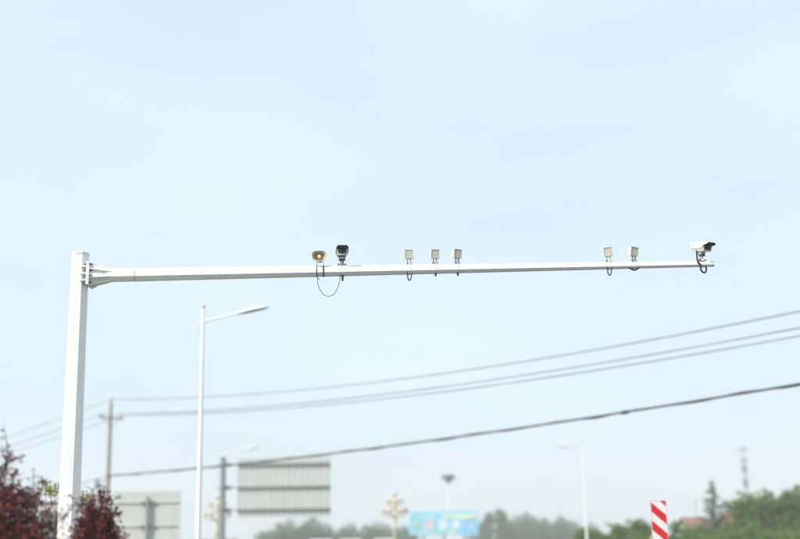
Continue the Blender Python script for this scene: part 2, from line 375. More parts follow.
# --- box camera with visor: front towards -Y
def box_camera(label, px, yaw, tilt, side, hood, fit):
    p, r = on_arm(px)
    root = empty('traffic_camera', label, 'camera', p, yaw, 'traffic cameras on the mast arm')
    T = Matrix.Translation((0, 0, .262)) @ Matrix.Rotation(tilt, 4, 'X')
    W, H, Lg = .092, .084, .185
    sec = [(-W*.80, -H), (W*.80, -H), (W, -H*.55), (W, H*.35), (W*.86, H*.62), (-W*.86, H*.62), (-W, H*.35), (-W, -H*.55)]
    m = MB(); m.loft([[T @ Vector((x*k, y, z*k)) for x, z in sec] for y, k in ((-Lg+.02, 1), (-.08, 1), (.11, 1), (.13, .9))]); m.build('housing', side, root)
    # front bezel ring and window
    m = MB(); o1 = [T @ Vector((x*1.02, -Lg+.019, z*1.02)) for x, z in sec]; o2 = [T @ Vector((x*1.02, -Lg-.006, z*1.02)) for x, z in sec]
    i2 = [T @ Vector((x*.80, -Lg-.006, z*.78+.006)) for x, z in sec]; i1 = [T @ Vector((x*.80, -Lg+.019, z*.78+.006)) for x, z in sec]
    m.loft([o1, o2, i2, i1], cap=False); bz = m.build('front_bezel', M['grey'], root)
    m = MB(); m.loft([[T @ Vector((x*.81, y, z*.79+.006)) for x, z in sec] for y in (-Lg+.016, -Lg+.004)]); m.build('window', M['glass'], bz)
    m = MB(); m.lathe([(.0, .001), (.022, .001), (.026, .012), (.026, 0)], 16, T @ Matrix.Translation((.01, -Lg+.002, -.006)) @ Matrix.Rotation(R(90), 4, 'X')); m.build('lens_ring', M['dark'], bz, 40)
    # visor: bent sheet that overhangs the front and skirts the sides
    out = [(-W-.016, -.028), (-W-.016, H*.50), (-W*.8, H*.95), (W*.8, H*.95), (W+.016, H*.50), (W+.016, -.028)]
    inn = [(-W-.010, -.028), (-W-.010, H*.46), (-W*.78, H*.87), (W*.78, H*.87), (W+.010, H*.46), (W+.010, -.028)]
    ring = out + inn[::-1]
    m = MB()
    def vr(y, cut): return [T @ Vector((x, y, max(z, cut))) for x, z in ring]
    m.loft([vr(-Lg-.10, H*.55), vr(-Lg-.01, H*.30), vr(-Lg+.03, -.028), vr(.145, -.028)]); vs_ = m.build('visor', hood, root)
    m = MB(); m.loft([[T @ Vector((x*.985, y, z-.002)) for x, z in ((-W-.008, max(-.026, c)), (-W-.008, H*.44), (-W*.77, H*.855), (W*.77, H*.855), (W+.008, H*.44), (W+.008, max(-.026, c)),
            (W+.005, max(-.026, c)), (W+.005, H*.42), (W*.75, H*.83), (-W*.75, H*.83), (-W-.005, H*.42), (-W-.005, max(-.026, c)))] for y, c in ((-Lg-.098, H*.53), (-Lg-.008, H*.28))]); m.build('visor_lining', M['black'], vs_)
    # pan-tilt bracket
    m = MB(); m.box((0, -.02, .168), (.12, .10, .016), .004); m.box((-.046, -.02, .135), (.016, .065, .066), .003); m.box((.046, -.02, .135), (.016, .065, .066), .003); m.build('yoke', fit, root)
    m = MB(); m.tube([(-.06, -.02, .115), (.06, -.02, .115)], .024, 12); m.build('tilt_pin', M['bolt'], root, 40)
    m = MB(); m.lathe([(0, .0), (.062, 0), (.062, .016), (.036, .03), (.03, .108), (0, .108)], 16); m.build('pedestal', fit, root, 40)
    for s in (-1, 1):
        m = MB(); m.box((s*.06, -.03, .02), (.028, .028, .03), .004); m.build('mount_nut', M['bolt'], root)
    return root, r
camA, rA = box_camera('grey box camera with dark visor facing straight on, beside the horn speaker', 342, R(5), R(6), M['midgrey'], M['dark'], M['midgrey'])
m = MB(); m.lathe([(0, -.10), (.018, -.10), (.02, -.03), (.02, 0.01), (0, .01)], 10, Matrix.Translation((.008, -.04, -2*rA))); m.build('cable_gland', M['rubber'], camA, 40)
clamp(camA, rA, .10)
camB, rB = box_camera('white box camera with dark visor turned sideways at the tip of the arm', 702, R(27), R(11), M['white'], M['white'], M['grey'])
c = clamp(camB, rB, .12); c.rotation_euler.z = -R(27)
IR = Matrix.Rotation(-R(27), 4, 'Z')
loop_cable(camB, [IR @ Vector(v) for v in ((-.075, -.02, .20), (-.085, -.04, .10), (-.08, -.062, -.02), (-.03, -.062, -.085), (-.035, -.05, -.15), (0.0, -.04, -.205), (.045, -.03, -.205), (.07, -.02, -.15), (.06, -.02, -.085))], .016, 'flexible_conduit')
# --- LED floodlights
def flood(label, px, yaw, tilt, roll, cable, lens='led'):
    p, r = on_arm(px)
    root = empty('floodlight', label, 'floodlight', p, yaw, 'LED floodlights on the mast arm')
    T = Matrix.Translation((0, 0, .192)) @ Matrix.Rotation(roll, 4, 'Y') @ Matrix.Rotation(tilt, 4, 'X')
    W, H = .073, .080
    m = MB(); m.loft([[T @ Vector((x*k, y, z*k)) for x, z in ((-W, -H), (W, -H), (W, H), (-W, H))] for y, k in ((-.045, .93), (-.04, 1), (.03, 1), (.055, .8))]); m.build('housing', M['white'], root)
    m = MB()
    for sgn in (-1, 1):
        m.box(T @ Vector((sgn*(W-.004), -.052, 0)), (.009, .016, 2*H-.006), 0, T.to_3x3())
        m.box(T @ Vector((0, -.052, sgn*(H-.004))), (2*W-.020, .016, .009), 0, T.to_3x3())
    m.build('front_frame', M['ledrim'], root)
    m = MB(); m.box(T @ Vector((0, -.047, 0)), (2*W-.018, .006, 2*H-.018), 0, T.to_3x3()); pn = m.build('led_panel', M[lens], root)
    m = MB()
    for i in range(5):
        for j in range(5):
            m.lathe([(.0105, 0), (.008, .002), (.004, .003)], 8, T @ Matrix.Translation((-.048+.024*i, -.0505, -.052+.026*j)) @ Matrix.Rotation(R(90), 4, 'X'), True)
    tag(m.build('led_lens_grid', M['ledlens'] if lens == 'led' else M['ledy'], pn, 40), kind='stuff')
    m = MB()
    for k in range(6): m.box(T @ Vector((-.05+.02*k, .066, 0)), (.005, .04, 2*H-.03), 0, T.to_3x3())
    m.build('cooling_fins', M['white'], root)
    for s in (-1, 1):
        m = MB(); m.box((s*.026, -.01, .085), (.014, .03, .072), .002); m.build('bracket_leg', M['midgrey'], root)
    m = MB(); m.box((0, 0, .044), (.105, .06, .012), .003); m.box((.02, -.02, .025), (.075, .03, .03), .004); m.build('bracket_plate', M['galv'], root)
    for s in (-.03, .045):
        m = MB(); m.tube([(s, -.02, .0), (s, -.02, .052)], .011, 6); m.build('bracket_bolt', M['bolt'], root)
    c = clamp(root, r, .05); c.rotation_euler.z = -yaw
    I = Matrix.Rotation(-yaw, 4, 'Z')
    if cable == 'loop': loop_cable(root, [I @ Vector(v) for v in ((-.035, -.05, -2*r+.03), (-.034, -.045, -2*r-.02), (-.026, -.03, -2*r-.085), (0, -.02, -2*r-.118), (.024, -.02, -2*r-.09), (.04, -.02, -2*r-.02), (.055, -.03, -2*r+.03))], .0105)
    elif cable == 'low': loop_cable(root, [I @ Vector(v) for v in ((-.10, -.02, -2*r+.012), (-.05, -.03, -2*r-.02), (0, -.03, -2*r-.036), (.05, -.03, -2*r-.016), (.09, -.02, -2*r+.012))], .014)
    else:
        m = MB(); m.lathe([(0, -.06), (.016, -.058), (.019, -.02), (.019, .012), (0, .012)], 10, Matrix.Translation(I @ Vector((.01, -.03, -2*r)))); m.build('cable_gland', M['rubber'], root, 40)
    return root
flood('small LED floodlight with a looped cable, second device past the forward-facing camera', 409.3, R(-3), R(4), 0, 'loop').__setitem__('label', 'small square LED floodlight beside the forward-facing camera, short cable loop hanging beneath')
flood('small square LED floodlight, middle one of the row of three', 435.0, R(8), R(4), R(1), 'gland')
flood('small square LED floodlight showing its white side, outermost of the row of three', 457.0, R(22), R(5), R(3), 'gland')
flood('small square LED floodlight, leaning, with cable loop, inner one of the outer pair', 609.0, R(-14), R(6), R(-4), 'loop', 'ledy')
flood('small square LED floodlight turned towards the arm tip, outer one of the outer pair', 634.0, R(20), R(5), R(5), 'low', 'ledy')

# ------------------------------------------------------------------ street lamps
def street_lamp(label, top, armlen, side, yaw=0, hscale=1.0, ornament=True):
    """top: world point of the pole top; side +1 head to the right"""
    H = top.z
    root = empty('street_lamp', label, 'street lamp', (top.x, top.y, 0), yaw, 'street lamps along the road')
    m = MB(); m.tube([(0, 0, .1), (0, 0, H*.5), (0, 0, H-.12)], [.10, .078, .052], 14); m.build('pole', M['lampw'], root, 40)
    m = MB(); m.lathe([(.055, H-.13), (.068, H-.10), (.068, H+.0), (.04, H+.04), (0, H+.07)], 14); m.build('pole_cap', M['galv'], root, 40)
    m = MB(); m.box((0, 0, .13), (.45, .45, .04), .005); m.build('base_plate', M['galv'], root)
    m = MB(); m.box((0, -.098, .8), (.10, .03, .35), .004); m.build('service_hatch', M['lampw'], root)
    zj = H - .62; s = side; a1 = Vector((s*armlen, 0, zj + armlen*.235))
    m = MB(); m.tube([(0, 0, zj), (s*armlen*.5, 0, zj + armlen*.115), a1], [.036, .032, .028], 10); m.build('arm', M['lampw'], root, 40)
    if ornament:    # curved back loop opposite to the arm
        m = MB(); pts = [(-s*.05, 0, zj+.02)] + [(-s*(.05+.27*math.sin(t)), 0, zj - .52 + .50*math.cos(t)) for t in [math.pi*k/12 for k in range(1, 12)]] + [(-s*.05, 0, zj-1.04)]
        m.tube(pts, .02, 8); m.build('scroll', M['lampw'], root, 50)
    d = Vector((s*1, 0, .20)).normalized(); u = Vector((-d.z*s, 0, d.x*s)); w = Vector((0, 1, 0))
    L = 1.15*hscale
    def ring(t, hw, up, dn): return [a1 + d*(t*L) + w*(hw*math.cos(q)) + u*((up if math.sin(q) > 0 else dn)*math.sin(q)) for q in [2*math.pi*k/16 for k in range(16)]]
    m = MB(); m.loft([ring(-.06, .04, .04, .04), ring(.02, .08, .055, .045), ring(.2, .14, .085, .05), ring(.5, .165, .095, .05), ring(.8, .14, .075, .045), ring(.97, .08, .04, .03), ring(1, .04, .02, .015)]); hd = m.build('lamp_head', M['lampw'], root, 50)
    m = MB(); m.loft([ring(t, hw, -.028, dn) for t, hw, dn in ((.05, .06, .054), (.25, .132, .068), (.55, .15, .072), (.8, .125, .062), (.95, .07, .042))]); m.build('lens', M['lampglass'], hd, 50)
    return root
street_lamp('near white street lamp beside the mast, arm reaching over the road, curved back loop', at(203.3, 305, 44), 1.25, 1)
street_lamp('far white street lamp behind the large sign back, its head just above the board', at(225.5, 446.5, 97), 1.45, 1)
street_lamp('slim white street lamp across the road with its arm reaching back over it', at(582.3, 442.5, 98), 1.1, -1, ornament=True)

# ------------------------------------------------------------------ utility poles and lines
UA = at(111, 402, 85); UA = Vector((UA.x, 85, 0)); ang = R(48)
LD = Vector((math.cos(ang), -math.sin(ang), 0)); SPAN = 83.0
def utility_pole(label, base, H=12.3):
    root = empty('utility_pole', label, 'utility pole', base, math.atan2(LD.y, LD.x), 'poles carrying the overhead lines')
    m = MB(); m.tube([(0, 0, -.2), (0, 0, H*.5), (0, 0, H)], [.20, .165, .115], 14); m.build('pole', M['concrete'], root, 40)
    m = MB(); m.box((.13, 0, H-1.05), (.07, 1.85, .10), .008); m.build('cross_arm', M['signbeam'], root)
    for y in (-.78, .78):
        m = MB(); m.lathe([(0, 0), (.05, .01), (.075, .05), (.04, .08), (.07, .11), (.04, .14), (.05, .18), (0, .19)], 10); m.build('insulator', M['signbeam'], root, 40, (.13, y, H-1.0))
    m = MB(); m.lathe([(0, 0), (.05, .01), (.08, .05), (.04, .08), (.07, .12), (.04, .16), (.05, .22), (0, .24)], 10); m.build('insulator', M['signbeam'], root, 40, (0, 0, H))
    for s in (-1, 1):
        m = MB(); m.box((.10, s*.35, H-1.32), (.03, .95, .03), 0, Euler((s*R(38), 0, 0))); m.build('arm_brace', M['signbeam'], root)
    m = MB(); m.box((.12, 0, 7.3), (.16, .30, .12), .01); m.build('cable_bracket', M['signbeam'], root)
    return root
utility_pole('weathered concrete utility pole with one crossarm behind the plum bushes', UA)
for k in (1, -1):
    utility_pole('concrete utility pole beside the road, next along the lines' if k > 0 else 'concrete utility pole in the field, next along the lines away from the road', UA + LD*SPAN*k)
def wire(label, name, zf_, off, s0, s1, rad, mt, cat, grp, n=60, parts=None):
    nrm = Vector((-LD.y, LD.x, 0))
    base = UA + LD*((s0+s1)/2)
    pts = [UA + LD*s + nrm*off + Vector((0, 0, zf_(s))) - base for s in [s0 + (s1-s0)*i/n for i in range(n+1)]]
    m = MB(); m.tube(pts, rad, 6); o = m.build(name, mt, None, 60, base); return tag(o, label, cat, grp)
RW = .030
wire('topmost overhead wire running from the concrete pole over the road', 'overhead_wire', lambda s: .00129*s*s - .107*s + 12.56, 0, 0, SPAN, RW, M['wire'], 'wire', 'overhead power wires')
wire('overhead wire on the crossarm, upper of the closely spaced pair', 'overhead_wire', lambda s: .00112*s*s - .0925*s + 11.50, .78, .13, SPAN, RW, M['wire'], 'wire', 'overhead power wires')
wire('overhead wire on the crossarm, lower of the closely spaced pair', 'overhead_wire', lambda s: .00112*s*s - .0925*s + 11.48, -.78, .13, SPAN, RW, M['wire'], 'wire', 'overhead power wires')
for off, z, nm in ((0, 12.56, 'topmost'), (.78, 11.5, 'roadside crossarm'), (-.78, 11.48, 'field-side crossarm')):
    wire('%s wire leaving the concrete pole away from the road' % nm, 'overhead_wire', lambda s, z=z: .00118*s*s + .098*s + z, off, -SPAN, 0, .022, M['wire'], 'wire', 'overhead power wires')
cable_z = lambda s: .00058*s*s - .0225*s + 7.36
cb = empty('cable_bundle', 'thick dark communication cable bundle sagging low across the road', 'cable', UA)
m = MB(); pts = [LD*s + Vector((0, -.05, cable_z(s))) for s in [SPAN*i/70 for i in range(71)]]; m.tube(pts, .046, 8); m.build('main_cable', M['sheath'], cb, 60)
m = MB(); pts = [LD*s + Vector((.07*math.cos(s*2.1), .05+.07*math.sin(s*2.1), cable_z(s)+.05*math.sin(s*1.3))) for s in [SPAN*i/500 for i in range(501)]]; m.tube(pts, .026, 5); m.build('wrapped_cable', M['sheath'], cb, 60)
def s_at(px, py):           # distance along the line where the sight line of a pixel crosses it
    d = at(px, py, 1.0) - Vector((0, 0, EYE)); return (UA.y*d.x/d.y - UA.x)/(LD.x - LD.y*d.x/d.y)
s = s_at(625, 413); m = MB(); m.tube([LD*(s-.22)+Vector((0, 0, cable_z(s-.22))), LD*(s-.12)+Vector((0, 0, cable_z(s-.12))), LD*(s+.12)+Vector((0, 0, cable_z(s+.12))), LD*(s+.22)+Vector((0, 0, cable_z(s+.22)))], [.055, .085, .085, .055], 10)
m.build('splice_case', M['dark'], cb, 40)
tag(wire('thick cable bundle continuing behind the mast away from the road', 'cable_bundle', lambda s: .0011*s*s + .085*s + 7.36, 0, -SPAN, 0, .035, M['wire'], 'cable', None))
# grey joint box hanging on the cable left of the pole
sb = s_at(97.5, 484); q = UA + LD*sb; q.z = .0011*sb*sb + .085*sb + 7.36
jb = empty('joint_box', 'small grey cable joint box hanging from the line beside the concrete pole', 'box', q)
m = MB(); m.box((0, 0, -.38), (.34, .22, .55), .02); m.build('case', M['post'], jb)
m = MB(); m.tube([(-.1, 0, .04), (-.1, 0, -.12)], .02, 6); m.tube([(.1, 0, .04), (.1, 0, -.12)], .02, 6); m.build('hanger', M['bolt'], jb)
# ------------------------------------------------------------------ guide signs seen from behind
SY = 92
tl, br = at(238.5, 459.5, SY), at(331, 516.5, SY)
pc = at(223, 470, SY)
gs = empty('road_sign', 'large ribbed grey sign back on three beams cantilevered from one post', 'road sign', (pc.x, SY, 0))
X0, X1, Z0, Z1 = tl.x - pc.x, br.x - pc.x, br.z, tl.z + .05
m = MB(); m.tube([(0, 0, .1), (0, 0, at(223, 458, SY).z)], [.25, .20], 16); m.build('post', M['post'], gs, 40)
m = MB(); m.lathe([(.21, 0), (.22, .03), (.1, .08), (0, .09)], 16); m.build('post_cap', M['post'], gs, 40, (0, 0, at(223, 458, SY).z))
m = MB(); m.box((0, 0, .15), (.8, .8, .05), .01); m.build('base_plate', M['galv'], gs)
NP = 15; w = (X1-X0)/NP
for i in range(NP):
    m = MB(); x = X0 + w*(i+.5)
    m.box((x, -.24, (Z0+Z1)/2), (w-.03, .02, Z1-Z0 + random.uniform(-.02, .02)), .004); m.box((x-w/2+.045, -.261, (Z0+Z1)/2), (.04, .022, Z1-Z0-.06)); m.build('panel', M['signback'], gs)
for py in (464.5, 487.2, 509.6):
    z = at(285, py, SY).z
    m = MB(); m.box(((X0+X1)/2, -.36, z), (X1-X0-.05, .13, .15), .01); m.build('beam', M['signbeam'], gs)
    m = MB(); m.box((X0/2+.2, -.36, z), (X0+.35, .09, .09), .008); m.build('beam_arm', M['signbeam'], gs)
    m = MB(); m.box((.36, -.30, z), (.56, .22, .24), .01); m.build('beam_clamp', M['dark'], gs)
    m = MB(); m.box((-.26, -.05, z), (.16, .12, .10), .01); m.build('clamp_bolt', M['dark'], gs)
S2 = 70
tl, br = at(113.5, 492, S2), at(180, 545, S2); pc = at(148, 520, S2)
gs2 = empty('road_sign', 'plain grey sign back on a single centre post beside the right-hand plum bush', 'road sign', (pc.x, S2, 0))
X0, X1, Z0, Z1 = tl.x - pc.x, br.x - pc.x, br.z, tl.z
m = MB(); m.tube([(0, -.22, .05), (0, -.22, at(148, 497, S2).z)], [.12, .10], 14); m.build('post', M['post'], gs2, 40)
for i in range(4):
    w = (X1-X0)/4; m = MB(); m.box((X0+w*(i+.5), 0, (Z0+Z1)/2), (w-.012, .02, Z1-Z0), .004); m.build('panel', M['signback'], gs2)
for py in (502.5, 526):
    z = at(148, py, S2).z
    m = MB(); m.box(((X0+X1)/2, -.05, z), (X1-X0-.3, .07, .07), .006); m.build('rail', M['signback'], gs2)
    for sx in (-1, 1):
        m = MB(); m.box((sx*.26, -.12, z), (.34, .11, .09), .01); m.build('rail_clamp', M['signbeam'], gs2)

# ------------------------------------------------------------------ striped marker board on the median nose
DY = 33
a, bq = at(650, 500.5, DY), at(668.5, 541, DY)
W, Zt, Zb = bq.x - a.x, a.z, bq.z
mk = empty('marker_board', 'red and white diagonally striped hazard marker board on a post', 'marker board', ((a.x+bq.x)/2, DY, .14))
Zt -= .14; Zb -= .14; H = Zt - Zb
m = MB(); m.box((0, 0, (Zt+Zb)/2), (W, .02, H), .004); bd = m.build('board', M['wsheet'], mk)
# stripes falling to the right, clipped to the board
def clip(poly, x0, x1, z0, z1):
    for ax, lim, sg in ((0, x0, 1), (0, x1, -1), (1, z0, 1), (1, z1, -1)):
        out = []
        for i in range(len(poly)):
            p1, p2 = poly[i], poly[(i+1) % len(poly)]; d1, d2 = sg*(p1[ax]-lim), sg*(p2[ax]-lim)
            if d1 >= 0: out.append(p1)
            if (d1 >= 0) != (d2 >= 0):
                t = d1/(d1-d2); out.append((p1[0]+(p2[0]-p1[0])*t, p1[1]+(p2[1]-p1[1])*t))
        poly = out
        if not poly: return []
    return poly
e = .018; sw = W*.57
for k in range(4):
    z0 = Zt + W*1.05 - W*1.12*k                 # upper edge height at the board's left side
    poly = clip([(-W/2, z0), (W/2, z0-W*.88), (W/2, z0-W*.88-sw), (-W/2, z0-sw)], -W/2+e, W/2-e, Zb+e, Zt-e)
    if len(poly) > 2:
        m = MB(); m.prism(poly, .004, Matrix.Translation((0, -.013, 0))); m.build('stripe', M['red'], bd)
m = MB()
for sx in (-1, 1): m.box((sx*(W/2-.006), -.0125, (Zt+Zb)/2), (.010, .004, H-.03))
m.box((0, -.0125, Zt-.007), (W-.04, .004, .009)); m.build('edging', M['pink'], bd)
m = MB(); m.tube([(0, .05, 0), (0, .05, Zt-.06)], .038, 12); m.build('post', M['galv'], mk, 40)
for z in (Zt-.18, Zb+.18):
    m = MB(); m.box((0, .03, z), (.16, .05, .04), .004); m.build('bracket', M['galv'], mk)
m = MB(); m.prism([(-W/2-.12, Zb-.05), (-W/2-.02, Zb-.05), (-W/2-.02, Zb+.16)], .02); m.build('side_fin', M['pink'], mk)

# ------------------------------------------------------------------ ornamental lamps, high-mast lamp, tower
def ornamental(label, x, top):
    root = empty('ornamental_lamp', label, 'street lamp', (x.x, x.y, .14), 0, 'pale gold ornamental lamps')
    H = top - .14
    m = MB(); m.lathe([(.34, 0), (.34, .35), (.26, .45), (.22, .9), (.16, 1.1), (.14, H*.55), (.19, H*.56), (.15, H*.58), (.13, H-1.0), (.05, H-.5)], 16); m.build('column', M['gold'], root, 40)
    def branch(a, r, z0, z1):
        d = Vector((math.cos(a), math.sin(a), 0)); m = MB()
        m.tube([d*.08+Vector((0, 0, z0)), d*r*.45+Vector((0, 0, z0+.12)), d*r*.85+Vector((0, 0, z1-.25)), d*r+Vector((0, 0, z1))], [.08, .065, .05, .04], 8); bo = m.build('branch', M['gold'], root, 50)
        m = MB(); m.lathe([(.04, 0), (.14, .05), (.2, .18), (.18, .32), (.08, .42), (0, .44)], 12); m.build('globe', M['globe'], bo, 50, d*r+Vector((0, 0, z1)))
    for k in range(6): branch(R(60*k+8), 1.0, H-2.2, H-1.85)
    for k in range(4): branch(R(90*k+20), .62, H-1.35, H-1.0)
    m = MB(); m.lathe([(.04, H-.5), (.16, H-.42), (.22, H-.28), (.18, H-.12), (0, H)], 12); m.build('top_globe', M['globe'], root, 50)
q = at(395, 530, 110); ornamental('pale gold branching ornamental lamp on the median, beside the blue billboard', q, at(395, 491.5, 110).z)
q = at(217, 530, 108); ornamental('pale gold branching ornamental lamp half hidden behind the large sign post', q, at(217, 494.5, 108).z)
q = at(448.5, 478, 240)
hm = empty('high_mast_lamp', 'tall white lamp mast with dark inverted cone head behind the billboard', 'street lamp', (q.x, 240, 0))
m = MB(); m.tube([(0, 0, 0), (0, 0, q.z-1.0)], [.30, .17], 14); m.build('pole', M['lampw'], hm, 40)
m = MB(); m.lathe([(.2, -1.9), (.55, -1.35), (1.25, -.75), (1.35, -.55), (.9, -.35), (0, -.25)], 20); m.build('lamp_crown', M['slate'], hm, 40, (0, 0, q.z+.9))
for k in range(8):
    d = Vector((math.cos(R(45*k)), math.sin(R(45*k)), 0)); m = MB(); m.box(d*1.15+Vector((0, 0, q.z-.05)), (.35, .35, .28), .03, Euler((0, 0, R(45*k)))); m.build('floodlight_unit', M['slate'], hm)
q = at(743, 447, 300)
tw = empty('telecom_tower', 'thin distant grey telecom tower with antenna crossbars above the trees', 'tower', (q.x, 300, 0)); H = q.z
m = MB()
for k in range(3):
    d = lambda z, k=k: Vector((math.cos(R(120*k+20)), math.sin(R(120*k+20)), 0))*(.7*(1-z/H)+.14)+Vector((0, 0, z))
    m.tube([d(0), d(H-2)], .05, 5)
    for z in range(0, int(H)-3, 2):
        d2 = lambda z, k=k: Vector((math.cos(R(120*k+140)), math.sin(R(120*k+140)), 0))*(.7*(1-z/H)+.14)+Vector((0, 0, z))
        m.tube([d(z), d2(z+2)], .035, 4); m.tube([d(z+2), d2(z+2)], .035, 4)
tag(m.build('lattice', M['steelt'], tw))
m = MB(); m.tube([(0, 0, H-3), (0, 0, H+.6)], .09, 6); m.build('top_rod', M['steelt'], tw)
for py, wd in ((450, 2.6), (460.5, 2.0), (469, 1.2), (483, 1.0)):
    z = at(743, py, 300).z; m = MB(); m.tube([(-wd/2, 0, z), (wd/2, 0, z)], .07, 5); m.tube([(0, -wd/2, z), (0, wd/2, z)], .07, 5); m.build('crossbar', M['steelt'], tw)
    for a in range(4):
        d = Vector((math.cos(R(90*a)), math.sin(R(90*a)), 0)); hh = 1.9 if py > 465 else .9
        m = MB(); m.box(d*(wd*.42 if py < 465 else .5)+Vector((0, 0, z)), (.2, .2, hh), .02); m.build('antenna', M['steelt'], tw)

# ------------------------------------------------------------------ billboard
BY = 220
tl, br = at(409.5, 512, BY), at(478.5, 534.5, BY); W, H = br.x-tl.x, tl.z-br.z; cz = (tl.z+br.z)/2
bb = empty('billboard', 'wide pale blue roadside billboard with a row of small pictures', 'billboard', ((tl.x+br.x)/2, BY, 0))
m = MB(); m.box((0, 0, cz), (W, .25, H), .02); bd = m.build('board', M['cyan'], bb)
def patch(name, x, z, w, h, mt): mm = MB(); mm.box((x, -.14, cz+z), (w, .03, h)); return mm.build(name, mt, bd)
patch('title_band', -W*.28, H*.30, W*.36, H*.15, M['mint']); patch('title_band', W*.10, H*.31, W*.26, H*.15, M['yell']); patch('title_band', W*.33, H*.28, W*.20, H*.17, M['yell'])
patch('lower_band', -W*.22, -H*.40, W*.50, H*.12, M['mint']); patch('lower_band', W*.10, -H*.40, W*.12, H*.12, M['yell'])
for x, mt in ((-.39, 'picgreen'), (-.21, 'picpink'), (-.02, 'picpale'), (.16, 'picpale'), (.38, 'picblue')): patch('picture', x*W, -.06*H, W*.13, H*.42, M[mt])
patch('corner_panel', W*.45, H*.30, W*.06, H*.25, M['wsheet'])
for x in (-.3, 0, .3):
    m = MB(); m.tube([(x*W, .3, 0), (x*W, .3, tl.z-.4)], .2, 10); m.build('post', M['signbeam'], bb, 40)

# ------------------------------------------------------------------ bus crossing far ahead, cabin
q0, q1 = at(300, 535, 126), at(409, 535, 126)
L = q1.x-q0.x; HB = 3.35
bus = empty('bus', 'long white bus crossing far ahead below the hazy trees', 'bus', ((q0.x+q1.x)/2, 126, 0))
m = MB(); m.box((0, 0, HB/2+.18), (L, 2.5, HB-.4), .16, seg=3); m.build('body', M['bus'], bus, 40)
for i in range(6):
    m = MB(); m.box((-L/2+1.5+i*(L-3)/5, -1.26, 2.15), ((L-3)/5-.14, .03, .95), .01); m.build('window', M['pane'], bus)
for i, x in enumerate((-L*.3, -.4, L*.28)):
    m = MB(); m.box((x, 0, HB+.12), (2.2, 1.8, .26), .05); m.build('roof_unit', M['grey'] if i else M['bus'], bus)
for x in (-L/2+2.1, L/2-2.4):
    for y in (-1.1, 1.1):
        m = MB(); m.tube([(x, y-.14, .5), (x, y+.14, .5)], .5, 20); wl = m.build('wheel', M['tyre'], bus, 40)
        m = MB(); m.tube([(x, y-.155, .5), (x, y+.155, .5)], .27, 14); m.build('rim', M['galv'], wl, 40)
for x in (-L/2-.012, L/2+.012):
    m = MB(); m.box((x, 0, 2.1), (.03, 2.1, 1.3), .005); m.build('end_window', M['pane'], bus)
q0, q1 = at(186, 538.3, 118), at(231, 538.3, 118)
cab = empty('site_cabin', 'low white site cabin roof beyond the large sign post', 'cabin', ((q0.x+q1.x)/2, 121, 0)); L = q1.x-q0.x; z = q0.z
m = MB(); m.box((0, 0, (z-.1)/2), (L-.2, 3, z-.1), .01); m.build('wall', M['bus'], cab)
m = MB(); m.box((0, 0, z-.04), (L, 3.3, .12), .01); m.build('roof', M['bus'], cab)
for x in (-1.2, 1.2):
    m = MB(); m.box((x, -1.51, 1.7), (.9, .04, .9), .005); m.build('window', M['pane'], cab)
m = MB(); m.box((0, -1.51, 1.05), (.85, .04, 2.0), .005); m.build('door', M['grey'], cab)

# ------------------------------------------------------------------ houses on the right
def house(label, px0, px1, ridge_y, Y, wallm, roofm, antenna=False):
    a, b2 = at(px0, ridge_y, Y), at(px1, ridge_y, Y); L = b2.x-a.x; Z = a.z; he = Z-1.5; D = 7
    root = empty('house', label, 'house', ((a.x+b2.x)/2, Y, 0))
    m = MB(); m.box((0, 0, he/2), (L, D, he)); m.build('wall', wallm, root)
    for s in (-1, 1):
        m = MB(); m.prism([(-D/2, he), (D/2, he), (0, Z-.1)], .2, Matrix.Translation((s*(L/2-.11), 0, 0)) @ Matrix.Rotation(R(90), 4, 'Z')); m.build('gable', wallm, root)
        m = MB(); m.loft([[(-L/2-.3, s*(D/2+.45), he-.12), (L/2+.3, s*(D/2+.45), he-.12), (L/2+.3, s*(D/2+.45), he+.03), (-L/2-.3, s*(D/2+.45), he+.03)],
                          [(-L/2-.3, 0, Z-.13), (L/2+.3, 0, Z-.13), (L/2+.3, 0, Z+.02), (-L/2-.3, 0, Z+.02)]]); rf = m.build('roof', roofm, root)
    n = max(2, int(L/2.6))
    for i in range(n):
        x = -L/2 + L*(i+.5)/n
        m = MB(); m.box((x, -D/2-.02, he*.55), (1.2, .06, 1.3)); wd = m.build('window', M['frame'], root)
        for s in (-1, 1):
            m = MB(); m.box((x+s*.28, -D/2-.045, he*.55), (.46, .03, 1.12)); m.build('pane', M['pane'], wd)
    m = MB(); m.box((L*.5-.9 if n < 3 else 0.0, -D/2-.02, 1.05), (.95, .05, 2.1)); m.build('door', M['rooft'], root)
    if not antenna:
        m = MB(); m.box((-L*.3, .9, Z-.15), (.5, .5, .8)); m.build('chimney', wallm, root)
    if antenna:
        m = MB(); m.tube([(L*.1, 0, Z), (L*.1, 0, Z+1.9)], .03, 6); m.tube([(L*.1-.3, 0, Z+1.7), (L*.1+.3, 0, Z+1.7)], .02, 5); m.build('antenna', M['brick'], root)
    return root
house('small house with a faded red roof beside the conifer', 683, 706, 517.5, 138, M['plaster'], M['rooft'], True)
house('long low brick house behind the broadleaf trees', 724, 822, 512.5, 145, M['brick'], M['brick'])
q = at(770, 528.5, 112)
bs = empty('blue_sign', 'small sky blue board half hidden in the shrubs', 'sign', (q.x, 112, 0))
m = MB(); m.box((0, 0, q.z), (.66, .04, .5), .005); m.build('board', M['blue'], bs)
m = MB(); m.tube([(0, .05, 0), (0, .05, q.z+.2)], .03, 8); m.build('post', M['galv'], bs, 40)
q = at(785, 523.5, 126)
bs = empty('blue_awning', 'pale blue awning on posts before the brick house', 'awning', (q.x, 126, 0))
